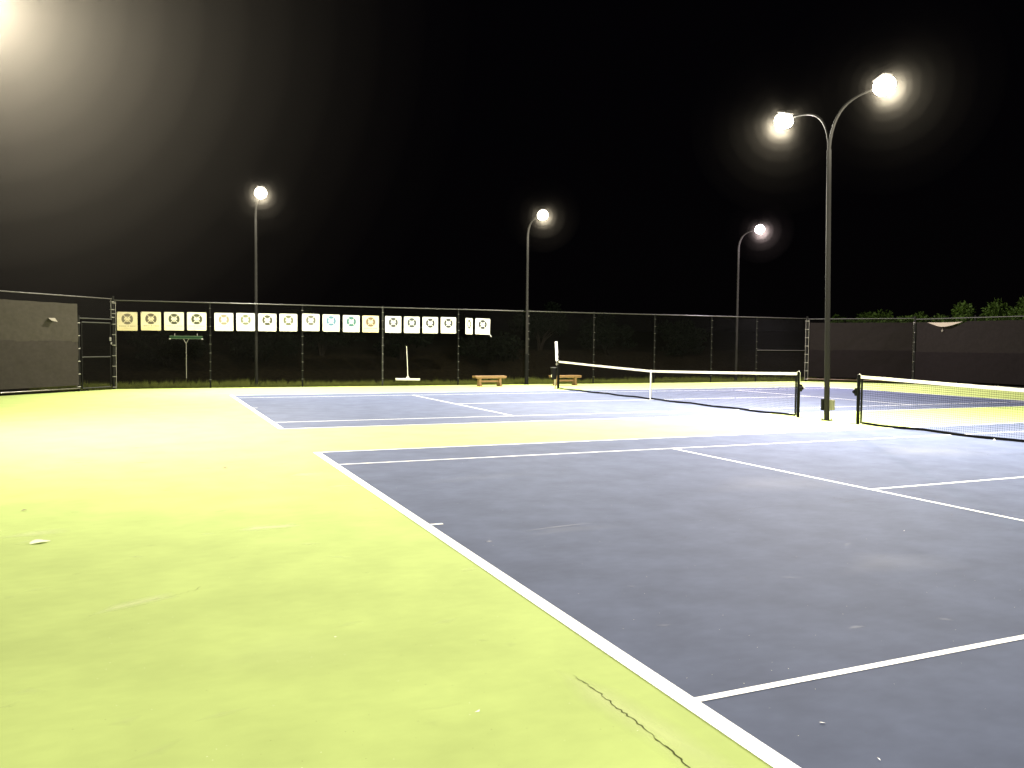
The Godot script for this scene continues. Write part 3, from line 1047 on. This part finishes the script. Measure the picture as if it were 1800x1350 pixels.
# ---------------------------------------------------------------- benches, brushes, score post
func build_bench(label: String, at: Vector3, turn: float) -> void:
	var wood := mat(L(0.23, 0.125, 0.045), 0.6)
	wood.albedo_texture = noise_tex(61, 0.02, 4, 0.75, 1.0, 256)
	wood.uv1_triplanar = true
	wood.uv1_scale = Vector3(0.8, 9.0, 9.0)
	var o := thing("wooden_bench", label, "bench", at, turn, "low wooden benches by the back fence")
	for i in 3:
		var st := begin()
		cbox(st, Vector3(0, 0.40, -0.125 + i * 0.125), Vector3(1.34, 0.04, 0.12), 0.006)
		obj("seat_plank", st, wood, o)
	for s in [-1.0, 1.0]:
		var st := begin()
		cbox(st, Vector3(0, 0.352, s * 0.165), Vector3(1.30, 0.055, 0.035), 0.005)
		obj("apron", st, wood, o)
		st = begin()
		var x: float = s * 0.43
		# a trestle leg, wider at its foot
		var prof := [[0.0, 0.19], [0.07, 0.17], [0.12, 0.10], [0.27, 0.10], [0.378, 0.145]]
		for i in prof.size() - 1:
			var a: Array = prof[i]
			var b: Array = prof[i + 1]
			for f in [-1.0, 1.0]:
				quad(st, Vector3(x + f * 0.045, a[0], -a[1]), Vector3(x + f * 0.045, a[0], a[1]), Vector3(x + f * 0.045, b[0], b[1]), Vector3(x + f * 0.045, b[0], -b[1]), Vector3(f, 0, 0))
				quad(st, Vector3(x - 0.045, a[0], f * a[1]), Vector3(x + 0.045, a[0], f * a[1]), Vector3(x + 0.045, b[0], f * b[1]), Vector3(x - 0.045, b[0], f * b[1]), Vector3(0, 0, f))
		obj("leg", st, wood, o)
	var st := begin()
	cbox(st, Vector3(0, 0.2, 0), Vector3(0.80, 0.07, 0.03), 0.005)
	obj("stretcher", st, wood, o)

func build_furniture() -> void:
	build_bench("low wooden bench in the open, below the two loose signs", Vector3(10.06, 0, -17.95), 0.03)
	build_bench("low wooden bench partly hidden by the far net's post", Vector3(13.42, 0, -17.95), -0.02)

	# green brush hung upside down
	var o := thing("court_brush", "green headed court brush hanging upside down below the cream signs", "brush", Vector3(-1.09, 0.36, FZ0 + 0.07))
	var gm := matte(L(0.012, 0.032, 0.015), 0.5)
	var st := begin()
	cbox(st, Vector3(0, 1.45, 0), Vector3(1.10, 0.085, 0.07), 0.012)
	obj("head", st, gm, o)
	st = begin()
	box(st, Vector3(0, 1.496, 0.012), Vector3(1.10, 0.012, 0.05))
	obj("edge_strip", st, mat(L(0.07, 0.11, 0.06), 0.5), o)
	st = begin()
	box(st, Vector3(0, 1.402, 0.03), Vector3(1.08, 0.012, 0.02))
	obj("edge_strip", st, mat(L(0.07, 0.11, 0.06), 0.5), o)
	for s in [-1.0, 1.0]:
		st = begin()
		tube(st, [Vector3(s * 0.37, 1.49, 0), Vector3(s * 0.37, 1.565, 0), Vector3(s * 0.37, 1.58, -0.05)], 0.011, 6)
		obj("hook", st, m_galv, o)
		st = begin()
		cbox(st, Vector3(s * 0.535, 1.39, 0.02), Vector3(0.06, 0.05, 0.06), 0.01)
		obj("end_cap", st, m_galv, o)
	st = begin()
	tube(st, [Vector3(0, 0.0, 0), Vector3(0, 1.25, 0)], 0.013, 8)
	obj("handle", st, mat(L(0.14, 0.13, 0.12), 0.5, 0.3), o)
	st = begin()
	for s in [-1.0, 1.0]:
		tube(st, [Vector3(0, 1.24, 0), Vector3(s * 0.07, 1.36, 0), Vector3(s * 0.1, 1.41, 0)], 0.011, 6)
	obj("yoke", st, m_galv, o)

	# squeegee hung handle up
	o = thing("squeegee", "wide white squeegee hanging by its upright handle below the green emblem sign", "squeegee", Vector3(7.04, 0.2, FZ0 + 0.08))
	var alu := mat(L(0.62, 0.61, 0.56), 0.4, 0.2)
	st = begin()
	cbox(st, Vector3(0, 0.075, 0), Vector3(1.0, 0.045, 0.05), 0.01, Basis(Vector3.BACK, -0.02))
	obj("head", st, alu, o)
	st = begin()
	cbox(st, Vector3(0, 0.035, 0.012), Vector3(0.98, 0.045, 0.016), 0.004, Basis(Vector3.BACK, -0.02))
	obj("blade", st, mat(L(0.45, 0.43, 0.37), 0.6), o)
	st = begin()
	tube(st, [Vector3(0, 0.14, 0.0), Vector3(-0.02, 0.7, -0.005), Vector3(-0.05, 1.36, -0.02)], 0.014, 8)
	obj("handle", st, alu, o)
	st = begin()
	for s in [-1.0, 1.0]:
		tube(st, [Vector3(0, 0.2, 0), Vector3(s * 0.07, 0.1, 0)], 0.014, 6)
	tube(st, [Vector3(0, 0.12, 0), Vector3(0, 0.24, 0)], [0.03, 0.018], 8)
	obj("bracket", st, alu, o)

	# score keeper on the far net's outer post
	var pz := -3.663 - CW - 0.914
	o = thing("score_board", "narrow white score board leaning above the far net's outer post", "score board", Vector3(NX - 0.05, 1.0, pz), 0.42)
	var bs := Basis(Vector3.BACK, 0.085)
	st = begin()
	cbox(st, Vector3(-0.03, 0.425, 0.0), Vector3(0.145, 0.74, 0.02), 0.006, bs)
	obj("plate", st, m_white, o)
	for e in [[-0.045, 0.70], [-0.03, 0.45], [0.02, 0.29], [0.045, 0.15]]:
		st = begin()
		tube(st, [Vector3(e[0] - 0.01, e[1], 0.008), Vector3(e[0] - 0.01, e[1], 0.03)], 0.017, 10)
		obj("score_knob", st, m_black, o)
	st = begin()
	tube(st, [Vector3(0.02, -0.12, -0.02), Vector3(0.01, 0.2, -0.018)], 0.015, 8)
	cbox(st, Vector3(0.02, -0.06, 0.0), Vector3(0.09, 0.03, 0.1), 0.006)
	obj("bracket", st, m_galv, o)

	# bin on its own stake behind that post
	o = thing("bin", "small black bin on a pale stake beside the far net's outer post", "bin", Vector3(NX - 0.06, 0, pz - 0.22))
	st = begin()
	tube(st, [Vector3(0, 0.36, 0), Vector3(0, 0.40, 0), Vector3(0, 0.8, 0)], [0.08, 0.10, 0.125], 16)
	obj("bucket", st, m_black, o)
	st = begin()
	tube(st, [Vector3(0, 0.79, 0), Vector3(0, 0.815, 0)], 0.135, 16)
	obj("rim", st, mat(L(0.05, 0.05, 0.05), 0.4), o)
	st = begin()
	tube(st, [Vector3(0.04, 0, 0.03), Vector3(0.04, 0.4, 0.03)], 0.028, 8)
	obj("stake", st, mat(L(0.4, 0.36, 0.26), 0.7), o)
	st = begin()
	cbox(st, Vector3(-0.125, 0.49, 0.03), Vector3(0.012, 0.09, 0.03), 0.003)
	obj("tag", st, m_white, o)

# ---------------------------------------------------------------- plants
func leaf(st: SurfaceTool, p: Vector3, d: Vector3, n: Vector3, ln: float, wd: float) -> void:
	var s := d.cross(n).normalized() * wd
	var m := p + d * ln * 0.45
	var fold := n * wd * 0.35
	tri(st, p, m + s + fold, p + d * ln, n)
	tri(st, p, m - s + fold, p + d * ln, n)

func shrub(called: String, label: String, group: String, at: Vector3, rad: Vector3, leaves: int, ll: float, m: Material, bark: Material, trunk_h: float, sd: int) -> void:
	var r := RandomNumberGenerator.new()
	r.seed = sd
	var o := thing(called, label, "tree" if called.ends_with("tree") else "shrub", at, 0.0, group)
	var clumps := []
	for i in 16:
		var v := Vector3(r.randfn(0, 0.5), r.randfn(0, 0.42), r.randfn(0, 0.5))
		if v.length() > 0.95: v = v.normalized() * r.randf_range(0.7, 1.0)
		clumps.append([Vector3(0, trunk_h + rad.y * 0.85, 0) + v * rad, r.randf_range(0.22, 0.42)])
	var st := begin()
	for i in 5:
		var c: Vector3 = clumps[i * 3][0]
		tube(st, [Vector3(r.randf_range(-0.1, 0.1), -0.1, r.randf_range(-0.1, 0.1)), Vector3(c.x * 0.25, c.y * 0.45, c.z * 0.25), c], [0.05, 0.032, 0.01], 6)
	obj("trunk", st, bark, o)
	st = begin()
	for i in leaves:
		var c: Array = clumps[r.randi() % clumps.size()]
		var v := Vector3(r.randfn(), r.randfn(), r.randfn()).normalized()
		var p: Vector3 = c[0] + v * c[1] * rad * pow(r.randf(), 0.45)
		if p.y < 0.0: continue
		var d := (v + Vector3(r.randfn(), r.randfn() - 0.6, r.randfn()) * 0.7).normalized()
		var n := (Vector3(r.randfn(), r.randfn() + 1.2, r.randfn())).normalized()
		n = (n - d * n.dot(d)).normalized()
		leaf(st, p, d, n, ll * r.randf_range(0.7, 1.35), ll * r.randf_range(0.2, 0.32))
	tag(obj("crown", st, m, o), "", "", "", "stuff")

func build_plants() -> void:
	var bark := matte(L(0.010, 0.008, 0.006), 0.9)
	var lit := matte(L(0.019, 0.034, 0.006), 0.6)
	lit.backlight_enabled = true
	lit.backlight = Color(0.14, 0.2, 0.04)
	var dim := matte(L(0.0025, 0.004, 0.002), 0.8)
	# leafy hedge above the right hand windscreen
	var hedge := [
		[31.5, -20.2, 1.75, 1.2, "low leafy shrub looking over the windscreen just right of the two lamp pole"],
		[31.6, -18.3, 1.8, 1.25, "low leafy shrub over the windscreen, second along the hedge"],
		[31.7, -16.4, 1.9, 1.3, "leafy shrub above the post where the windscreen bends"],
		[31.9, -14.4, 1.9, 1.35, "leafy shrub rising over the folded flap of the windscreen"],
		[31.9, -12.5, 1.8, 1.35, "leafy shrub on the far side of the star shaped tear"],
		[32.1, -10.9, 1.85, 1.35, "taller leafy shrub before the last one of the hedge"],
		[32.4, -9.0, 2.05, 1.6, "tallest leafy shrub, cut off by the edge of the frame"]]
	for i in hedge.size():
		var h: Array = hedge[i]
		shrub("leafy_shrub", h[4], "shrubs over the dark windscreen", Vector3(h[0], bank(h[0], h[1]), h[1]), Vector3(1.25, h[3], 1.5), 5200, 0.17, lit, bark, h[2] - 0.55, 100 + i)
	# dim growth behind the back fence
	var back := [
		[-1.6, -24.5, 0.9, 1.3, "dim bush behind the fence below the yellowed signs"],
		[2.2, -25.0, 1.1, 1.6, "dim bush behind the fence near the lamp pole among the signs"],
		[5.0, -26.0, 1.4, 1.8, "dim bush behind the fence below the teal and tan signs"],
		[8.6, -25.5, 0.9, 1.5, "dim bush behind the fence between squeegee and bench"],
		[12.9, -24.6, 0.9, 1.3, "dim bush behind the fence beside the black lamp pole"],
		[16.5, -27.0, 1.6, 2.0, "dim bush behind the fence above the far net's strap"],
		[20.3, -26.5, 1.3, 1.7, "dim bush behind the fence above the far net's near half"],
		[24.6, -26.0, 1.2, 1.6, "dim bush behind the fence before the windscreen corner"]]
	for i in back.size():
		var h: Array = back[i]
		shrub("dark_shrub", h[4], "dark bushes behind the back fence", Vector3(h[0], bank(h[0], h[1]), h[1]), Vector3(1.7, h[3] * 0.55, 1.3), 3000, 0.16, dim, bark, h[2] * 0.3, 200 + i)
	# grass along the foot of the fence
	var blade := begin()
	for k in 7:
		var a := TAU * k / 7.0
		var d := Vector3(cos(a), 0, sin(a))
		var b := d * 0.02
		var s := Vector3(-d.z, 0, d.x) * 0.006
		var tip := d * (0.05 + 0.02 * (k % 3)) + Vector3(0, 0.09 + 0.03 * (k % 4), 0)
		tri(blade, b - s, b + s, tip, (d + Vector3.UP * 0.4).normalized())
	var mm := MultiMesh.new()
	mm.transform_format = MultiMesh.TRANSFORM_3D
	mm.mesh = blade.commit()
	var spots := []
	for i in 9000:
		var x := rng.randf_range(-6.0, 31.5)
		var z := FZ0 - 0.12 - 2.6 * pow(rng.randf(), 1.6)
		if x > FX1 - CUT:
			var t := rng.randf()
			x = FX1 - CUT + t * CUT + 0.2 + rng.randf() * 1.2
			z = FZ0 + t * CUT - 0.2 - rng.randf() * 1.2
		if outside(x, z) < 0.1: continue
		spots.append(Vector3(x, maxf(bank(x, z), -0.06), z))
	mm.instance_count = spots.size()
	for i in spots.size():
		var s := rng.randf_range(0.6, 1.5)
		mm.set_instance_transform(i, Transform3D(Basis(Vector3.UP, rng.randf() * TAU).scaled(Vector3(s, s * rng.randf_range(0.6, 1.3), s)), spots[i]))
	var gi := MultiMeshInstance3D.new()
	gi.name = "grass"
	gi.multimesh = mm
	gi.material_override = matte(L(0.10, 0.115, 0.024), 0.8)
	add_child(gi)
	tag(gi, "strip of short grass along the foot of the back fence", "grass", "", "stuff")

# ---------------------------------------------------------------- litter
func build_litter() -> void:
	# a curled flake of paint at the left edge
	var st := begin()
	var n := 8
	for i in n:
		var q := []
		for e in [0, 1]:
			var t := float(i + e) / n
			var w := 0.055 * sin(PI * clampf(t * 0.9 + 0.08, 0, 1))
			q.append([Vector3(-0.085 + 0.19 * t, 0.012 + 0.03 * (1.0 - t) * sin(PI * t), -w), Vector3(-0.085 + 0.19 * t, 0.002 + 0.012 * sin(PI * t), w * 0.6)])
		quad(st, q[0][0], q[1][0], q[1][1], q[0][1], Vector3.UP)
	var f: MeshInstance3D = obj("paint_flake", st, mat(L(0.60, 0.61, 0.38), 0.7))
	f.position = Vector3(-3.1, 0.002, 5.0)
	f.rotation.y = 0.35
	f.scale = Vector3(0.8, 0.8, 0.8)
	tag(f, "pale curled flake lying on the green surface", "flake")
	var leafm := mat(L(0.16, 0.12, 0.04), 0.8)
	for e in [[-1.36, 1.21, 0.10, "small dry leaf on the green surface out before the near court's corner"], [-3.39, 3.46, 0.06, "tiny dry leaf beyond the pale curled flake"]]:
		st = begin()
		leaf(st, Vector3(-e[2] * 0.5, 0.004, 0), Vector3(1, 0.12, 0).normalized(), Vector3(0, 1, 0), e[2], e[2] * 0.3)
		var o: MeshInstance3D = obj("dry_leaf", st, leafm)
		o.position = Vector3(e[0], 0.0, e[1])
		o.rotation.y = rng.randf() * 3.0
		tag(o, e[3], "leaf", "dry leaves on the green surface")
	# a scrap of white paper caught by the near net
	st = begin()
	for k in 6:
		var a := TAU * k / 6.0
		var b := TAU * (k + 1) / 6.0
		var ra := 0.020 + 0.009 * sin(k * 2.3)
		var rb := 0.020 + 0.009 * sin(((k + 1) % 6) * 2.3)
		tri(st, Vector3(0, 0.034, 0), Vector3(cos(a) * ra, 0.0, sin(a) * ra), Vector3(cos(b) * rb, 0.0, sin(b) * rb), Vector3(cos(a), 0.8, sin(a)).normalized())
	var s: MeshInstance3D = obj("paper_scrap", st, m_white)
	s.position = Vector3(11.82, 0.005, 2.35)
	tag(s, "crumpled white scrap at the foot of the near net", "scrap")
	# chips of chalky paint
	var chips := [[4.03, 7.27, "tiny white chip of paint by the near court's service line"], [0.44, 10.33, "tiny white chip of paint at the bottom edge, nearest the court's corner"], [0.47, 9.99, "tiny white chip of paint just outside the near singles sideline"], [2.9, 9.0, "tiny white chip of paint inside the singles sideline near the right edge"], [-1.3, 8.1, "tiny white chip on the green surface between the thin cracks and the long crack"], [-0.9, 9.3, "tiny white chip on the green surface left of the long crack"]]
	for i in chips.size():
		st = begin()
		var w := 0.007 + 0.004 * (i % 3)
		tri(st, Vector3(-w, 0.002, 0), Vector3(w, 0.006, -w * 0.3), Vector3(w * 0.4, 0.003, w * 0.5), Vector3.UP)
		var c: MeshInstance3D = obj("paint_chip", st, m_white)
		c.position = Vector3(chips[i][0], 0.0035 if chips[i][0] > 0 else 0.001, chips[i][1])
		c.rotation.y = i * 1.3
		tag(c, chips[i][2], "chip", "chips of white paint")
